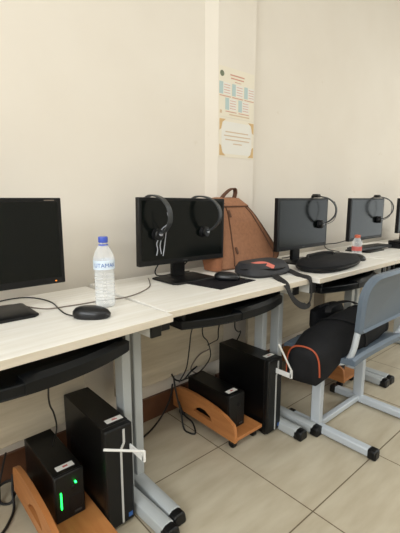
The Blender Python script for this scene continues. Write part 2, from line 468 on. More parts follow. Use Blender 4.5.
for m_, (loc, rz, lab) in zip(mos, MICE): place(m_, loc, rz, lab)
bm = new(); pts = [(1.030, 1.285), (1.066, 1.086), (1.308, 1.114), (1.285, 1.303)]
bx, by = 1.17, 1.2
prism(bm, [(x - bx, y - by) for x, y in pts], 'z', 0.0, 0.0025)
pad = single('mouse_mat', bm, M['pad'], 'black square mouse mat in front of the monitor with two headsets', 'mouse mat', (bx, by, 0.75))
obj('mat_mark', box(new(), 0.105, 0.125, -0.055, -0.049, 0.0025, 0.0029), M['grey'], pad, 0, False)

# ------------------------------------------------------------------ bottles
def bent_text(body, size, cx, r, zc, a0):
    cu = bpy.data.curves.new('lettering', 'FONT'); cu.body = body; cu.size = size; cu.extrude = 0.0; cu.align_x = 'CENTER'
    to = bpy.data.objects.new('lettering_source', cu); col.objects.link(to)
    me = bpy.data.meshes.new_from_object(to.evaluated_get(bpy.context.evaluated_depsgraph_get()))
    bm = bmesh.new(); bm.from_mesh(me)
    bpy.data.objects.remove(to); bpy.data.curves.remove(cu); bpy.data.meshes.remove(me)
    bmesh.ops.subdivide_edges(bm, edges=[e for e in bm.edges if e.calc_length() > size * 0.3], cuts=2)
    for v in bm.verts:
        a = a0 + v.co.x / r
        v.co = V((cx[0] + r*math.cos(a), cx[1] + r*math.sin(a), zc + v.co.y))
    return bm

t = thing('water_bottle', 'clear plastic water bottle with blue cap standing behind the left mouse', 'bottle', (0.606, 1.175, 0.75))
R = 0.0335
prof = [(0.024, 0.0), (0.030, 0.003), (0.0325, 0.012)]
for k in range(9):
    z = 0.018 + k * 0.0115
    prof += [(R, z), (R - 0.0022, z + 0.006)]
prof += [(R - 0.001, 0.124), (0.0350, 0.127), (0.0350, 0.165), (0.0325, 0.172), (0.0280, 0.186), (0.0190, 0.203), (0.0135, 0.212), (0.0128, 0.226)]
obj('bottle_body', lathe(new(), prof, (0, 0, 0), 28), M['bottle'], t)
wp = [(r - 0.0015, z + 0.002) for r, z in prof if z < 0.122]
obj('water', lathe(new(), wp + [(0.030, 0.1225)], (0, 0, 0), 28), M['water'], t)
lb = obj('label_band', lathe(new(), [(0.0353, 0.130), (0.0353, 0.160)], (0, 0, 0), 28, False), M['label'], t)
obj('lettering', bent_text('UTAMAK', 0.019, (0, 0), 0.0357, 0.138, math.radians(-112)), M['label_blue'], lb, 0, False, 'blue lettering')
cap = obj('cap', lathe(new(), [(0.0150, 0.217), (0.0157, 0.218), (0.0157, 0.233), (0.0145, 0.236)], (0, 0, 0), 24), M['blue_cap'], t)
obj('neck_ring', lathe(new(), [(0.0150, 0.205), (0.0160, 0.206), (0.0160, 0.2105), (0.0150, 0.2115)], (0, 0, 0), 24), M['blue_cap'], cap)

t = thing('drink_bottle', 'small clear bottle with orange-red cap in front of the greenish monitor', 'bottle', (2.40, 1.205, 0.75))
obj('bottle_body', lathe(new(), [(0.026, 0), (0.030, 0.004), (0.031, 0.05), (0.027, 0.06), (0.031, 0.068), (0.031, 0.085), (0.018, 0.108), (0.016, 0.118)], (0, 0, 0), 20), M['bottle'], t)
obj('cap', lathe(new(), [(0.017, 0.112), (0.018, 0.114), (0.018, 0.128), (0.015, 0.131)], (0, 0, 0), 20), M['red_cap'], t)
obj('label_band', lathe(new(), [(0.0315, 0.03), (0.0315, 0.058)], (0, 0, 0), 20, False), M['red_print'], t)

# ------------------------------------------------------------------ backpack
t = thing('backpack', 'brown canvas backpack leaning against the wall on the second desk', 'backpack', (1.56, 1.43, 0.75))
O = V((1.56, 1.43, 0.75))
LV = [(0.0, 1.352, 1.77, 1.365, 1.475), (0.012, 1.334, 1.80, 1.350, 1.490), (0.06, 1.318, 1.825, 1.352, 1.500), (0.13, 1.322, 1.775, 1.372, 1.508),
      (0.21, 1.334, 1.712, 1.392, 1.515), (0.28, 1.346, 1.655, 1.412, 1.522), (0.325, 1.354, 1.606, 1.430, 1.525), (0.345, 1.362, 1.590, 1.445, 1.525), (0.352, 1.385, 1.57, 1.46, 1.515)]
rings = [[tuple(V(p) - V((O.x, O.y, 0))) for p in sring((a+b)/2, (c+d)/2, (b-a)/2, (d-c)/2, z, 40, 4.5)] for z, a, b, c, d in LV]
body = obj('body', loft(new(), rings), M['brown'], t)
def bp(z):
    for i in range(len(LV) - 1):
        if LV[i][0] <= z <= LV[i+1][0]:
            u = (z - LV[i][0]) / (LV[i+1][0] - LV[i][0])
            return [LV[i][k] + (LV[i+1][k] - LV[i][k]) * u for k in range(5)]
def seam(fr, z0, z1, off=0.002):
    out = []
    for i in range(12):
        z = z0 + (z1 - z0) * i / 11; _, a, b, c, d = bp(z); f = fr(i / 11)
        cx = a + (b - a) * f; s = abs(2*f - 1)
        y = (c+d)/2 - (d-c)/2 * (max(0.0, 1 - s**4.5)) ** (1/4.5) - off
        out.append((cx - O.x, y - O.y, z))
    return out
bm = new(); tube(bm, seam(lambda u: 0.19 + 0.10*u, 0.02, 0.335), 0.0035, 6, 2); obj('seam_piping', bm, M['brown_dark'], body)
bm = new(); tube(bm, seam(lambda u: 0.83 + 0.03*u, 0.02, 0.335), 0.0035, 6, 2); obj('seam_piping', bm, M['brown_dark'], body)
bm = new(); tube(bm, seam(lambda u: 0.06 + 0.03*u, 0.07, 0.30), 0.0040, 6, 2); obj('zip', bm, M['brown_dark'], body)
bm = new(); tube(bm, seam(lambda u: 0.95, 0.03, 0.325), 0.0030, 6, 2); obj('seam_piping', bm, M['brown_dark'], body)
# top flap with a dark trim, grab handle, shoulder straps, side pocket, zip pulls
bm = new(); fr = []
for z, g in ((0.318, 0.004), (0.324, 0.012), (0.350, 0.012), (0.362, 0.0), (0.366, -0.03)):
    _, a, b, c, d = bp(min(z, 0.351)); fr.append([tuple(V(p) - V((O.x, O.y, 0))) for p in sring((a+b)/2, (c+d)/2, (b-a)/2 + g, (d-c)/2 + g*0.6, z, 40, 4.5)])
flap = obj('top_flap', loft(bm, fr), M['brown'], t)
bm = new(); tube(bm, [(p[0], p[1], 0.319) for p in fr[0]] + [(fr[0][0][0], fr[0][0][1], 0.319)], 0.004, 6, 1, False); obj('flap_trim', bm, M['brown_dark'], flap)
bm = new(); ribbon(bm, [(-0.120, 0.045, 0.355), (-0.095, 0.045, 0.380), (-0.055, 0.045, 0.405), (-0.022, 0.045, 0.412), (-0.012, 0.045, 0.392), (-0.022, 0.045, 0.358)], (0, 1, 0), 0.026, 0.006)
obj('grab_handle', bm, M['brown_dark'], t)
bm = new(); ribbon(bm, [(0.035, 0.085, 0.33), (0.085, 0.082, 0.28), (0.14, 0.075, 0.20), (0.195, 0.06, 0.12), (0.245, 0.04, 0.065), (0.250, 0.01, 0.03)], (0, 1, 0), 0.05, 0.016)
obj('shoulder_strap', bm, M['brown_side'], t)
bm = new(); loft(bm, [sring(-0.235, -0.02, 0.028, 0.05, 0.005, 24, 3), sring(-0.240, -0.02, 0.034, 0.058, 0.06, 24, 3), sring(-0.234, -0.015, 0.030, 0.055, 0.12, 24, 3), sring(-0.222, -0.01, 0.016, 0.04, 0.135, 24, 3)])
obj('side_pocket', bm, M['brown_side'], t)
for fx, z in ((0.305, 0.30), (0.26, 0.115)):
    p = seam(lambda u: fx, z, z - 0.035, 0.005)
    bm = new(); ribbon(bm, [p[0], p[6], p[11]], (1, 0, 0), 0.012, 0.004, 2); obj('zip_pull', bm, M['brown_dark'], body)

# ------------------------------------------------------------------ waist pouch and its strap
t = thing('waist_pouch', 'small charcoal pouch with a faded red patch and strap hanging over the desk edge', 'pouch', (1.46, 1.20, 0.75))
bm = new()
loft(bm, [sring(0, 0, 0.128, 0.085, 0.0, 36, 3.2), sring(0, 0, 0.142, 0.096, 0.014, 36, 3.2), sring(0.0, 0.005, 0.138, 0.088, 0.038, 36, 3.4), sring(0.005, 0.015, 0.124, 0.066, 0.060, 36, 3.4), sring(0.01, 0.02, 0.10, 0.042, 0.064, 36, 3.0)])
bd = obj('body', bm, M['fabric_grey'], t)
bm = new(); tube(bm, [(math.cos(a)*0.139, math.sin(a)*0.092, 0.036 + 0.004*math.sin(2*a)) for a in [2*PI*k/24 for k in range(25)]], 0.0035, 6, 1); obj('zip', bm, M['black'], bd)
bm = new(); ribbon(bm, [(-0.115, 0.0, 0.053), (-0.085, -0.03, 0.059), (-0.04, -0.05, 0.057), (-0.015, -0.080, 0.042)], (0.8, 0.5, 0.35), 0.034, 0.004, 6); obj('red_patch', bm, M['pink'], bd)
bm = new()
ribbon(bm, [(-0.04, -0.10, 0.012), (-0.075, -0.165, 0.004), (-0.115, -0.225, -0.004), (-0.120, -0.246, -0.030), (-0.095, -0.252, -0.065), (-0.05, -0.25, -0.095), (0.0, -0.245, -0.112), (0.04, -0.24, -0.106), (0.062, -0.236, -0.07), (0.062, -0.232, -0.02), (0.060, -0.218, 0.004), (0.085, -0.15, 0.004), (0.12, -0.06, 0.012)], (0.75, 0.25, 0.2), 0.030, 0.003, 6)
obj('strap', bm, M['strap'], t)

# ------------------------------------------------------------------ flat black bag on the third desk
t = thing('laptop_bag', 'flat black bag with rounded ends at the front of the third desk', 'bag', (1.885, 1.095, 0.75))
bm = new()
RT = math.radians(7)
def rr(cx, cy, rx, ry, z, e=2.5):
    out = []
    for x, y, zz in sring(0, 0, rx, ry, z, 40, e): out.append((cx + x*math.cos(RT) - y*math.sin(RT), cy + x*math.sin(RT) + y*math.cos(RT), zz))
    return out
loft(bm, [rr(0, 0, 0.235, 0.105, 0.0), rr(0, 0, 0.255, 0.122, 0.012), rr(0, 0, 0.255, 0.122, 0.034), rr(0, 0, 0.235, 0.105, 0.050), rr(0, 0, 0.16, 0.07, 0.056)])
bd = obj('body', bm, M['fabric'], t)
bm = new(); pth = rr(0, 0, 0.2555, 0.1225, 0.020); tube(bm, pth + [pth[0]], 0.0035, 6, 1, False); obj('zip', bm, M['black'], bd)
bm = new(); tube(bm, [(-0.17, 0.02, 0.058), (-0.13, 0.05, 0.066), (-0.05, 0.07, 0.064), (0.05, 0.07, 0.066), (0.11, 0.05, 0.062), (0.08, 0.02, 0.060)], 0.006, 8); obj('carry_handle', bm, M['strap'], t)

# far desk clutter
bm = new(); prism(bm, [(-0.06, -0.03), (0.06, -0.04), (0.07, 0.03), (-0.05, 0.04)], 'z', 0, 0.0015)
single('paper_slip', bm, M['sticker'], 'small white slip of paper beside the red-capped bottle', 'paper', (2.44, 1.12, 0.75))
bm = new(); box(bm, -0.2, 0.2, -0.055, 0.055, 0.0, 0.016)
kb = single('keyboard', bm, M['grey'], 'dark keyboard lying on the desk under the greenish monitor', 'keyboard', (2.72, 1.27, 0.76), bevel=0.003, rz=math.radians(-4))
kb.location.z = 0.762
bm = new()
for r_ in range(5):
    for c_ in range(17): box(bm, -0.19 + c_*0.0224, -0.19 + c_*0.0224 + 0.019, -0.046 + r_*0.0187, -0.046 + r_*0.0187 + 0.0155, 0.015, 0.020)
obj('keys', bm, M['black'], kb, 0, False)
t = thing('desktop_speaker', 'black desktop speaker at the far right end of the desks', 'speaker', (3.30, 1.25, 0.75))
bm = new(); loft(bm, [sring(0, 0, 0.045, 0.045, 0), sring(0, 0, 0.05, 0.05, 0.01), sring(0, 0.008, 0.042, 0.042, 0.07), sring(0, 0.01, 0.03, 0.03, 0.085)]); obj('body', bm, M['black'], t)
obj('grille', disc(new(), (0, -0.045, 0.04), (0, 1, -0.1), 0.028, 0.012), M['grey'], t)
t = thing('desktop_device', 'black flat device on the far desk at the right edge of the photo', 'device', (3.02, 1.16, 0.75))
bm = new(); prism(bm, [(-0.08, 0.0), (0.08, 0.0), (0.08, 0.045), (-0.08, 0.018)], 'x', -0.08, 0.08); obj('body', bm, M['mouse'], t, 0.004)
obj('handset', box(new(), -0.075, -0.03, -0.085, 0.085, 0.034, 0.055), M['black'], t, 0.008)

# ------------------------------------------------------------------ PC towers
def make_tower():
    t = thing('computer_tower', 'x', 'computer tower', group='black computer towers under the desks')
    W, D, Ht = 0.100, 0.335, 0.362 - FZ
    obj('case', box(new(), 0, W, 0.028, D, 0.012, Ht), M['case'], t, 0.002)
    f = obj('front_panel', box(new(), -0.002, W + 0.002, 0.0, 0.030, 0.012, Ht + 0.001), M['case_front'], t, 0.008, segs=3)
    bm = new(); pth = [(0.066, Ht - 0.012), (0.066, Ht - 0.062), (0.054, Ht - 0.082), (0.054, 0.022)]
    ribbon(bm, [(x, -0.0015, z) for x, z in pth[:2]] , (1, 0, 0), 0.008, 0.003, 1)
    ribbon(bm, [(x, -0.0015, z) for x, z in pth[1:3]], (1, 0, 0), 0.008, 0.003, 1)
    ribbon(bm, [(x, -0.0015, z) for x, z in pth[2:]], (1, 0, 0), 0.007, 0.003, 1)
    obj('silver_strip', bm, M['silver'], f, 0, False)
    obj('badge', box(new(), 0.076, 0.092, -0.001, 0.001, 0.030, 0.046), M['blue_badge'], f, 0, False, 'small blue badge')
    s = obj('sticker', box(new(), 0.030, 0.092, 0.042, 0.066, Ht, Ht + 0.0008), M['sticker'], t, 0, False, 'white paper sticker')
    bm = new(); box(bm, 0.052, 0.072, 0.050, 0.054, Ht + 0.0008, Ht + 0.0012); box(bm, 0.055, 0.068, 0.056, 0.059, Ht + 0.0008, Ht + 0.0012)
    obj('print', bm, M['red_print'], s, 0, False)
    for x in (0.008, W - 0.03):
        for y in (0.02, D - 0.05): obj('foot', box(new(), x, x + 0.022, y, y + 0.03, 0, 0.014), M['black'], t, 0.002)
    bm = new()
    for i in range(8): box(bm, -0.0008, 0.001, 0.20 + i*0.012, 0.207 + i*0.012, 0.16, 0.24)
    obj('vent', bm, M['black'], t, 0, False)
    return t
tw = make_tower()
TW = [((0.528, 1.066, FZ), 0.0, 'black computer tower under the left desk, beside the green-lit box'),
      ((1.367, 1.068, FZ), 0.0, 'black computer tower under the second desk, below the backpack')]
tws = [tw] + [copy_tree(tw) for _ in TW[1:]]
for o, (loc, rz, lab) in zip(tws, TW): place(o, loc, rz, lab)

# swivelling white hooks fixed to the front of two towers
def make_hook(x, z, tip, lab):
    t = thing('headphone_hook', lab, 'hook', (x, 1.066, z), group='white hooks on the tower fronts')
    bm = new(); box(bm, -0.003, 0.003, -0.088, 0.0, -0.040, -0.016); obj('plate', bm, M['white'], t, 0.002)
    bm = new(); box(bm, -0.003, 0.003, -0.092, -0.080, -0.036, 0.003); pv = obj('pivot', bm, M['white'], t)
    bm = new(); tube(bm, [(0, -0.086, 0.0), tip], 0.0042, 8, 1, False); obj('arm', bm, M['white'], t)
make_hook(0.618, 0.302, (-0.137, -0.083, 0.066), 'white swivel hook on the left tower, its arm pointing left')
make_hook(1.416, 0.336, (-0.098, -0.085, 0.150), 'white swivel hook on the second tower, its arm pointing up')

# ------------------------------------------------------------------ wooden trolleys
def make_trolley():
    t = thing('tower_trolley', 'x', 'trolley', group='wooden computer trolleys under the desks')
    L = 0.45
    obj('shelf_board', box(new(), 0.0, 0.170, 0.0, L, 0.055, 0.071), M['wood'], t, 0.002)
    outline = [(0.0, 0.050), (0.004, 0.105), (0.012, 0.130), (0.06, 0.152), (0.12, 0.166), (0.19, 0.174), (0.27, 0.178), (0.35, 0.176), (0.41, 0.166), (0.44, 0.150), (0.45, 0.125), (0.45, 0.050)]
    bm = new()
    # side wall with an arched hand hole: built as two half outlines around the hole
    hole = [(0.15, 0.088), (0.165, 0.110), (0.20, 0.126), (0.235, 0.126), (0.27, 0.110), (0.285, 0.088)]
    n = 40; pts_top = []
    import bisect
    ys = [p[0] for p in outline[:-1]]
    def ztop(y):
        for a, b in zip(outline[:-1], outline[1:-1]):
            if a[0] <= y <= b[0] and b[0] > a[0]: return a[1] + (b[1]-a[1]) * (y-a[0])/(b[0]-a[0])
        return 0.125
    def zh(y):
        for a, b in zip(hole, hole[1:]):
            if a[0] <= y <= b[0]: return a[1] + (b[1]-a[1]) * (y-a[0])/(b[0]-a[0])
        return None
    cuts = sorted(set([0.0, 0.004, 0.012, 0.03, 0.06, 0.09, 0.12, 0.15, 0.158, 0.165, 0.18, 0.20, 0.22, 0.235, 0.25, 0.27, 0.278, 0.285, 0.32, 0.35, 0.38, 0.41, 0.43, 0.44, 0.45]))
    x0, x1 = -0.018, 0.0
    vc = {}
    def vert(*p):
        k = tuple(round(q, 5) for q in p)
        if k not in vc: vc[k] = bm.verts.new(k)
        return vc[k]
    def quad(*ps):
        q = []
        for p in ps:
            v = vert(*p)
            if v not in q: q.append(v)
        if len(q) > 2:
            try: bm.faces.new(q)
            except ValueError: pass
    for a, b in zip(cuts, cuts[1:]):
        za, zb = max(ztop(a), 0.051), max(ztop(b), 0.051)
        segs = [(0.050, 0.050, za, zb)]
        if a >= 0.15 - 1e-6 and b <= 0.285 + 1e-6:
            segs = [(0.050, 0.050, 0.088, 0.088), (zh(a), zh(b), za, zb)]
        for l0, l1, u0, u1 in segs:
            for x in (x0, x1): quad((x, a, l0), (x, b, l1), (x, b, u1), (x, a, u0))
            quad((x0, a, u0), (x0, b, u1), (x1, b, u1), (x1, a, u0))
            quad((x0, a, l0), (x0, b, l1), (x1, b, l1), (x1, a, l0))
    for y in (0.0, 0.45): quad((x0, y, 0.05), (x1, y, 0.05), (x1, y, max(ztop(y), 0.051)), (x0, y, max(ztop(y), 0.051)))
    obj('side_panel', bm, M['wood'], t, 0.0)
    for x in (0.012, 0.150):
        for y in (0.03, L - 0.05):
            c = obj('caster', disc(new(), (x, y + 0.012, 0.020), (1, 0, 0), 0.020, 0.022), M['black'], t)
            obj('caster_fork', box(new(), x - 0.013, x + 0.013, y - 0.005, y + 0.02, 0.026, 0.0555), M['black'], c, 0.003)
    return t
tr = make_trolley()
TR = [((0.352, 0.990, FZ), 0.0, 'wooden trolley carrying the box with a green light bar'),
      ((1.178, 1.085, FZ), 0.0, 'wooden trolley under the second desk, with arched side panel in full view'),
      ((2.085, 1.06, FZ), 0.0, 'wooden trolley under the third desk, mostly hidden by the long black bag')]
trs = [tr] + [copy_tree(tr) for _ in TR[1:]]
for o, (loc, rz, lab) in zip(trs, TR): place(o, loc, rz, lab)

# ------------------------------------------------------------------ power backup boxes on the trolleys
def make_ups():
    t = thing('power_backup_unit', 'x', 'power unit', group='black power backup units on the trolleys')
    W, D, Ht = 0.100, 0.30, 0.168
    obj('case', box(new(), 0, W, 0.012, D, 0, Ht), M['case'], t, 0.003)
    f = obj('front_panel', box(new(), -0.001, W + 0.001, 0, 0.014, 0, Ht + 0.001), M['case_front'], t, 0.005)
    obj('power_button', disc(new(), (W*0.62, -0.001, 0.112), (0, 1, 0), 0.010, 0.004), M['black'], f)
    bm = new(); box(bm, W*0.45, W*0.9, -0.0012, 0.001, 0.03, 0.08); obj('recess', bm, M['black'], f, 0.001)
    obj('name_plate', box(new(), W*0.62, W*0.85, -0.0022, 0.001, 0.014, 0.021), M['grey'], f, 0, False)
    s = obj('sticker', box(new(), 0.022, 0.082, 0.030, 0.055, Ht, Ht + 0.0008), M['sticker'], t, 0, False, 'white paper sticker')
    bm = new(); box(bm, 0.045, 0.062, 0.038, 0.046, Ht + 0.0008, Ht + 0.0012); obj('print', bm, M['red_print'], s, 0, False)
    return t
up = make_ups()
UP = [((0.385, 1.150, 0.071 + FZ), 0.0, 'black power backup box with a lit green bar, on the left trolley'),
      ((1.187, 1.145, 0.071 + FZ), 0.0, 'black power backup box on the second trolley, unlit'),
      ((2.105, 1.13, 0.071 + FZ), 0.0, 'black power backup box on the third trolley, behind the long bag')]
ups = [up] + [copy_tree(up) for _ in UP[1:]]
for o, (loc, rz, lab) in zip(ups, UP): place(o, loc, rz, lab)
fp = [c for c in ups[0].children if c.name.startswith('front_panel')][0]
obj('light_bar', box(new(), 0.016, 0.0205, -0.0045, 0.001, 0.050, 0.110), M['led_green'], fp, 0.001, True, 'lit green light bar')
obj('status_light', disc(new(), (0.068, -0.005, 0.130), (0, 1, 0), 0.0030, 0.008), M['led_bright'], fp, label='lit green status light')

# ------------------------------------------------------------------ chair
t = thing('training_chair', 'blue-grey plastic chair with steel sled feet in front of the third desk', 'chair', (1.81, 0.93, 0))
OX, OY = 1.81, 0.93
def rrect(x0, x1, z0, z1, r, n=6):
    pts = []
    for cx, cz, a0 in ((x1 - r[0], z0 + r[0], -90), (x1 - r[1], z1 - r[1], 0), (x0 + r[1], z1 - r[1], 90), (x0 + r[0], z0 + r[0], 180)):
        rad = r[0] if cz < (z0 + z1)/2 else r[1]
        for k in range(n + 1):
            a = math.radians(a0 + 90*k/n); pts.append((cx + rad*math.cos(a), cz + rad*math.sin(a)))
    return pts
def backpt(x, z, off):            # the backrest leans back and wraps a little
    u = (z - 0.535) / 0.27
    y = 0.732 - 0.016*u + 0.030*((x - 1.81)/0.29)**2 + off
    return (x - OX, y - OY, z)
o1 = rrect(1.552, 2.100, 0.536, 0.790, (0.02, 0.11)); o2 = rrect(1.568, 2.084, 0.543, 0.774, (0.016, 0.098))
o3 = rrect(1.593, 2.059, 0.549, 0.749, (0.012, 0.076))
bm = new()
def inset_dome(o): return o
loft(bm, [[backpt(x, z, 0.014) for x, z in o2], [backpt(x, z, 0.010) for x, z in o1], [backpt(x, z, -0.010) for x, z in o1], [backpt(x, z, -0.019) for x, z in o2], [backpt(x, z, -0.002) for x, z in o3]])
obj('backrest', bm, M['chair'], t, 0.002)
bm = new()
def seat_ring(x, k):
    e = (abs(2*(x - 1.555)/(2.07 - 1.555) - 1)) ** 4 * 0.012
    return [(x - OX, y - OY, z - e) for y, z in ((0.752, 0.400), (0.752, 0.424), (0.768, 0.432), (0.85, 0.412), (0.98, 0.410), (1.09, 0.416), (1.125, 0.405), (1.13, 0.385), (1.10, 0.396), (0.98, 0.391), (0.85, 0.393), (0.79, 0.398), (0.766, 0.398))]
loft(bm, [seat_ring(1.555 + 0.515*i/16, i) for i in range(17)])
obj('seat', bm, M['chair'], t, 0.002)
for X, s in ((1.60, 1), (2.025, -1)):
    leg = obj('leg', box(new(), X - 0.017 - OX, X + 0.017 - OX, 0.925 - OY, 0.975 - OY, 0.03 + FZ, 0.395), M['chair_steel'], t, 0.005)
    obj('foot_bar', box(new(), X - 0.021 - OX, X + 0.021 - OX, 0.675 - OY, 1.085 - OY, 0.006 + FZ, 0.042 + FZ), M['chair_steel'], leg, 0.006)
    for y0, y1 in ((0.642, 0.682), (1.078, 1.115)):
        obj('end_cap', box(new(), X - 0.023 - OX, X + 0.023 - OX, y0 - OY, y1 - OY, FZ, 0.045 + FZ), M['black'], leg, 0.008)
    xe = 1.556 if s == 1 else 2.088
    obj('back_tube', tube(new(), [(X + 0.0*s - OX, 0.93 - OY, 0.375), (X - 0.03*s - OX, 0.84 - OY, 0.378), (xe + 0.02*s - OX, 0.795 - OY, 0.405), (xe + 0.012*s - OX, 0.770 - OY, 0.46), (xe + 0.012*s - OX, 0.760 - OY, 0.52), (xe + 0.022*s - OX, 0.752 - OY, 0.60)], 0.0135, 12, 5), M['chair_steel'], t)
obj('crossbar', box(new(), 1.615 - OX, 2.012 - OX, 0.935 - OY, 0.965 - OY, 0.012 + FZ, 0.042 + FZ), M['chair_steel'], t, 0.005)

# ------------------------------------------------------------------ long black bag with orange piping, lying on the chair
t = thing('duffel_bag', 'long black bag with orange piping, one end drooping off the chair seat', 'bag', (1.80, 0.955, 0.412))
B0 = V((1.80, 0.955, 0.412))
def bag_ring(c, yaw, pitch, w, h, sx=1.0, sz=1.0):
    # one section of the bag: c is the middle of its underside
    d = V((math.cos(yaw), math.sin(yaw), 0)); side = V((-d.y, d.x, 0)); upv = V((0, 0, 1)) * math.cos(pitch) - d * math.sin(pitch)
    base = [(-0.80, 0.02), (0.80, 0.02), (0.97, 0.09), (1.0, 0.28), (0.98, 0.5), (0.91, 0.72), (0.74, 0.88), (0.45, 0.97), (0.0, 1.0), (-0.45, 0.97), (-0.74, 0.88), (-0.91, 0.72), (-0.98, 0.5), (-1.0, 0.28), (-0.97, 0.09)]
    return [tuple(V(c) - B0 + side * (a * w * sx) + upv * (0.5*h + (b - 0.5) * h * sz)) for a, b in base]
Y1 = math.radians(13)
SEC = [((1.430, 0.935, 0.285), 0.07, 0.074, 0.172, 0.66, 0.70), ((1.435, 0.936, 0.282), 0.06, 0.075, 0.175, 0.9, 0.92), ((1.444, 0.938, 0.281), 0.05, 0.076, 0.177, 1, 1),
       ((1.485, 0.930, 0.308), 0.12, 0.088, 0.168, 1, 1), ((1.530, 0.920, 0.366), 0.08, 0.102, 0.130, 1, 1), ((1.570, 0.910, 0.418), 0.0, 0.112, 0.096, 1, 1), ((1.70, 0.905, 0.415), 0, 0.120, 0.120, 1, 1),
       ((1.85, 0.915, 0.415), 0, 0.120, 0.130, 1, 1), ((2.00, 0.93, 0.415), 0, 0.108, 0.124, 1, 1), ((2.05, 0.938, 0.415), 0, 0.10, 0.12, 1, 1), ((2.06, 0.94, 0.422), 0, 0.07, 0.10, 1, 1)]
rings = [bag_ring(c, Y1, p, w, h, sx, sz) for c, p, w, h, sx, sz in SEC]
bd = obj('body', loft(new(), rings), M['fabric'], t)
pth = bag_ring(SEC[2][0], Y1, SEC[2][1], 0.077, 0.179)
obj('piping', tube(new(), pth[2:-1], 0.0040, 8, 3), M['orange'], bd, label='orange piping')
for k in (6, 8):
    c, p, w, h, sx, sz = SEC[k]; pth = bag_ring(c, Y1, p, w + 0.002, h + 0.003)
    obj('web_band', ribbon(new(), pth[1:] + [pth[0]], (1, 0, 0), 0.03, 0.003, 3), M['fabric'], bd)
bm = new(); ribbon(bm, [(-0.09, 0.03, 0.140), (-0.05, 0.045, 0.155), (0.05, 0.05, 0.162), (0.15, 0.045, 0.152), (0.20, 0.03, 0.133)], (0, 1, 0), 0.028, 0.006); obj('carry_handle', bm, M['strap'], t)

# slouched black backpack behind it on the seat
t = thing('backpack', 'slouched black bag with a loop handle on the seat behind the long orange-piped bag', 'bag', (1.90, 1.095, 0.418))
bm = new()
loft(bm, [sring(0, 0, 0.145, 0.030, 0.0, 32, 3), sring(0, 0, 0.155, 0.036, 0.03, 32, 3), sring(-0.005, 0, 0.15, 0.036, 0.08, 32, 3), sring(-0.015, 0, 0.14, 0.032, 0.110, 32, 3), sring(-0.02, 0, 0.10, 0.02, 0.122, 32, 2.6)])
obj('body', bm, M['fabric'], t)
bm = new(); tube(bm, [(-0.10, 0.0, 0.114), (-0.09, -0.015, 0.130), (-0.04, -0.02, 0.132), (0.0, 0.0, 0.116)], 0.007, 8); obj('loop_handle', bm, M['strap'], t)

# ------------------------------------------------------------------ posters on the pillar
def poster(name, lab, x0, x1, z0, z1):
    t = thing(name, lab, 'poster', ((x0+x1)/2, CY - 0.0008, (z0+z1)/2), group=None)
    w, h = (x1-x0)/2, (z1-z0)/2
    return t, obj('sheet', box(new(), -w, w, -0.0008, 0.0008, -h, h), M['paper'], t, 0, False), w, h
def strip(bm, x0, x1, z0, z1, k=1): box(bm, x0, x1, -0.0008 - 0.0004*k, -0.0007, z0, z1)
t, sh, w, h = poster('calendar_poster', 'calendar sheet with rows of blue month blocks on the pillar, upper of two', 1.487, 1.760, 1.536, 1.785)
bm = new()
for x, zc, n in ((-0.135, -0.0, 0), (-0.04, -0.0, 0), (0.055, -0.0, 0), (-0.09, -0.075, 0), (0.01, -0.075, 0)):
    strip(bm, x, x + 0.028, zc - 0.012, zc + 0.048)
obj('month_block', bm, M['poster_blue'], sh, 0, False)
bm = new()
for x, zc in ((-0.105, 0.0), (-0.01, 0.0), (0.085, 0.0), (-0.06, -0.075), (0.04, -0.075)):
    strip(bm, x, min(x + 0.055, w), zc - 0.012, zc + 0.048)
obj('date_grid', bm, M['paper_grey'], sh, 0, False)
bm = new()
for x, zc in ((-0.105, 0.0), (-0.01, 0.0), (0.085, 0.0), (-0.06, -0.075), (0.04, -0.075)):
    for r_ in range(4): strip(bm, x + 0.005, min(x + 0.05, w - 0.005), zc - 0.004 + r_*0.013, zc - 0.001 + r_*0.013, 2)
    strip(bm, x - 0.028, min(x + 0.055, w - 0.003), zc - 0.022, zc - 0.018, 2)
strip(bm, -0.055, 0.055, 0.088, 0.094, 2); strip(bm, -0.05, 0.05, 0.072, 0.078, 2); strip(bm, -0.02, 0.03, 0.058, 0.061, 2)
obj('red_lines', bm, M['poster_red'], sh, 0, False)
bm = new(); disc(bm, (-0.115, -0.001, 0.088), (0, 1, 0), 0.015, 0.0008, 16); obj('emblem', bm, M['poster_green'], sh, 0, False)
bm = new(); strip(bm, -0.06, 0.10, -0.112, -0.106, 1); strip(bm, -0.13, -0.115, -0.108, -0.092, 1); obj('footer_line', bm, M['poster_brown'], sh, 0, False)

t, sh, w, h = poster('framed_notice', 'pale notice with gold corner ornaments on the pillar, lower of two', 1.488, 1.764, 1.330, 1.533)
obj('inner_panel', (lambda b: (strip(b, -w + 0.02, w - 0.02, -h + 0.018, h - 0.018), b)[1])(new()), M['paper_grey'], sh, 0, False)
for sx in (-1, 1):
    for sz in (-1, 1):
        cx, cz = sx*(w - 0.004), sz*(h - 0.008)
        pts = [(cx, cz), (cx - sx*0.045, cz), (cx - sx*0.022, cz - sz*0.016), (cx - sx*0.012, cz - sz*0.05), (cx, cz - sz*0.058)]
        obj('corner_ornament', prism(new(), pts, 'y', -0.0018, -0.0007), M['poster_gold'], sh, 0, False)
bm = new()
for i, (a, b) in enumerate(((-0.09, 0.09), (-0.10, 0.11), (-0.09, 0.10), (-0.03, 0.04))): strip(bm, a, b, 0.028 - i*0.02, 0.0335 - i*0.02, 2)
obj('text_lines', bm, M['poster_brown'], sh, 0, False)

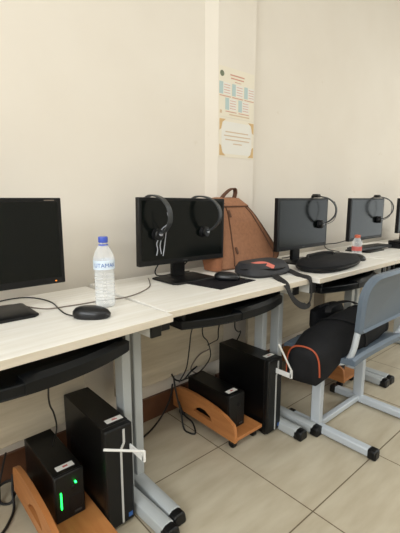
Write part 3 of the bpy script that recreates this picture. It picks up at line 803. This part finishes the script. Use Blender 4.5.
# ------------------------------------------------------------------ cables
def cable(pts, r, lab, m=None, n=6, group=None, name='cable'):
    base = V(pts[0]); bm = new(); tube(bm, [V(p) - base for p in pts], r, 8, n)
    o = single(name, bm, m or M['cable'], lab, 'cable', tuple(base), group); return o
cable([(0.474, 1.120, 0.7525), (0.463, 1.170, 0.7525), (0.470, 1.24, 0.7525), (0.482, 1.33, 0.7525), (0.47, 1.41, 0.7525), (0.435, 1.465, 0.7525), (0.38, 1.475, 0.7525), (0.33, 1.46, 0.7525)], 0.0022, 'dark mouse cable curling from the left mouse to behind the monitor', M['cable'])
cable([(0.31, 1.40, 0.7525), (0.375, 1.385, 0.7525), (0.413, 1.303, 0.7525), (0.445, 1.26, 0.7525), (0.50, 1.25, 0.7525), (0.554, 1.243, 0.7525), (0.63, 1.240, 0.7525), (0.705, 1.225, 0.7525), (0.787, 1.25, 0.7525), (0.874, 1.31, 0.7525), (0.93, 1.39, 0.7525), (0.97, 1.46, 0.7525)], 0.0022, 'thin grey-brown cable running behind the bottle along two desks', M['cable_grey'])
cable([(0.27, 1.345, 0.85), (0.30, 1.365, 0.80), (0.28, 1.39, 0.765), (0.24, 1.43, 0.7545), (0.18, 1.45, 0.7535)], 0.0035, 'black cable looping under the left monitor')
cable([(1.02, 1.40, 0.86), (0.985, 1.42, 0.80), (1.0, 1.44, 0.768), (1.05, 1.46, 0.7545), (1.12, 1.47, 0.7535)], 0.003, 'black cable looping left of the stand of the two-headset monitor')
cable([(1.14, 1.40, 0.86), (1.17, 1.42, 0.82), (1.15, 1.44, 0.785), (1.16, 1.46, 0.757), (1.22, 1.47, 0.7535)], 0.003, 'black cable looping right of the stand of the two-headset monitor')
cable([(0.395, 1.12, 0.654), (0.385, 1.14, 0.54), (0.395, 1.17, 0.47), (0.42, 1.21, 0.41), (0.44, 1.25, 0.33), (0.44, 1.30, 0.235)], 0.0028, 'thin black cable hanging from the left keyboard tray')
cable([(1.01, 1.15, 0.654), (1.0, 1.19, 0.57), (0.995, 1.2, 0.49), (1.01, 1.24, 0.38), (1.05, 1.34, 0.27), (1.14, 1.45, 0.20)], 0.0028, 'thin black cable hanging straight from the second keyboard tray')
cable([(1.03, 1.15, 0.654), (1.06, 1.19, 0.54), (1.10, 1.2, 0.49), (1.135, 1.22, 0.41), (1.15, 1.28, 0.33), (1.165, 1.36, 0.26), (1.165, 1.45, 0.20)], 0.0028, 'thin black cable slanting from the second keyboard tray to the power box')
cable([(1.14, 1.15, 0.654), (1.155, 1.19, 0.54), (1.2, 1.24, 0.47), (1.25, 1.32, 0.42), (1.30, 1.42, 0.36)], 0.0028, 'thin black cable from the second tray to behind the tower')
cable([(1.23, 1.15, 0.654), (1.28, 1.21, 0.52), (1.36, 1.26, 0.46), (1.44, 1.32, 0.43), (1.50, 1.38, 0.38), (1.51, 1.43, 0.30)], 0.0032, 'black cable slanting over the top of the second tower')
cable([(0.88, 1.44, FZ + 0.006), (0.93, 1.46, FZ + 0.006), (0.99, 1.485, FZ + 0.006), (1.06, 1.50, 0.02), (1.11, 1.50, 0.09), (1.13, 1.50, 0.17)], 0.0045, 'black cable on the floor beside the second trolley, running to the wall')
cable([(1.118, 1.48, 0.24), (1.115, 1.45, 0.14), (1.12, 1.42, 0.05), (1.11, 1.385, FZ + 0.006), (1.105, 1.34, FZ + 0.006), (1.125, 1.315, FZ + 0.006), (1.145, 1.36, 0.012), (1.14, 1.42, 0.03), (1.145, 1.47, 0.08)], 0.0045, 'black cable looped beside the second wooden trolley')
cable([(0.20, 1.27, FZ + 0.006), (0.252, 1.31, FZ + 0.006), (0.284, 1.344, FZ + 0.006), (0.318, 1.40, FZ + 0.006), (0.33, 1.45, 0.02), (0.345, 1.49, 0.06)], 0.005, 'black cable on the floor running past the left trolley')
cable([(0.22, 1.50, FZ + 0.006), (0.30, 1.52, 0.012), (0.338, 1.50, 0.03), (0.345, 1.46, 0.020), (0.32, 1.44, FZ + 0.006), (0.29, 1.46, FZ + 0.006), (0.29, 1.49, 0.008)], 0.005, 'black cable coiled behind the left trolley')
cable([(0.24, 1.42, FZ + 0.006), (0.285, 1.47, FZ + 0.006), (0.30, 1.51, 0.025), (0.32, 1.525, 0.08), (0.335, 1.52, 0.14)], 0.004, 'black cable rising to the wall behind the left trolley')
cable([(1.115, 1.505, 0.262), (1.09, 1.43, 0.235), (1.12, 1.40, 0.232), (1.20, 1.44, 0.235), (1.26, 1.46, 0.24)], 0.004, 'black cable bunched behind the second power box')
cable([(1.26, 1.445, 0.20), (1.22, 1.46, 0.24), (1.27, 1.455, 0.30), (1.32, 1.43, 0.33)], 0.0035, 'grey cable bent between the second power box and tower', M['cable_grey'])
cable([(2.45, 1.35, 0.7535), (2.42, 1.42, 0.765), (2.46, 1.47, 0.79), (2.53, 1.42, 0.80), (2.57, 1.34, 0.83)], 0.003, 'black cable bent at the left foot of the greenish monitor')
cable([(1.99, 1.35, 0.84), (2.02, 1.40, 0.79), (1.98, 1.42, 0.757), (1.92, 1.43, 0.7535)], 0.003, 'black cable looping right of the dark grey monitor stand')

# ------------------------------------------------------------------ light and camera
def area(name, loc, rot, sx, sy, power, color):
    l = bpy.data.lights.new(name, 'AREA'); l.shape = 'RECTANGLE'; l.size = sx; l.size_y = sy; l.energy = power; l.color = color
    o = bpy.data.objects.new(name, l); col.objects.link(o); o.location = loc; o.rotation_euler = rot; return o
area('daylight_left_window', (XL - 0.02, -0.85, 2.2), (0, -PI/2, 0), 1.4, 3.5, 108, (0.94, 0.985, 1.0))
area('added_reflection_light', (XR + 0.02, -1.2, 1.35), (0, PI/2, 0), 2.3, 2.8, 17, (0.93, 1.0, 0.95))  # added light that gives the far screens a bright reflection
for k, (x, y) in enumerate(ADDED_CEILING_LIGHTS):
    area('added_ceiling_lamp_%d' % k, (x, y, H - 0.075), (0, 0, 0), 1.15, 0.22, 36 if x > 3.9 else 13.5, (0.955, 0.985, 0.985))  # added overhead light, stronger at the far end to lift that wall
wd = bpy.data.worlds.new('sky'); bpy.context.scene.world = wd; wd.use_nodes = True
wd.node_tree.nodes['Background'].inputs['Color'].default_value = (0.9, 0.95, 1.0, 1); wd.node_tree.nodes['Background'].inputs['Strength'].default_value = 1.0

cam = bpy.data.cameras.new('camera'); co = bpy.data.objects.new('camera', cam); col.objects.link(co)
cam.sensor_width = 36; cam.lens = 390 / 533 * 36; cam.clip_start = 0.02
co.location = (0, 0, 1.11); co.rotation_euler = (math.radians(90 - 9.9), 0, math.radians(48.7 - 90))
sc = bpy.context.scene; sc.camera = co
sc.view_settings.view_transform = 'Standard'; sc.view_settings.look = 'None'; sc.view_settings.gamma = 1; sc.view_settings.exposure = 0.06
sc.view_settings.use_curve_mapping = False
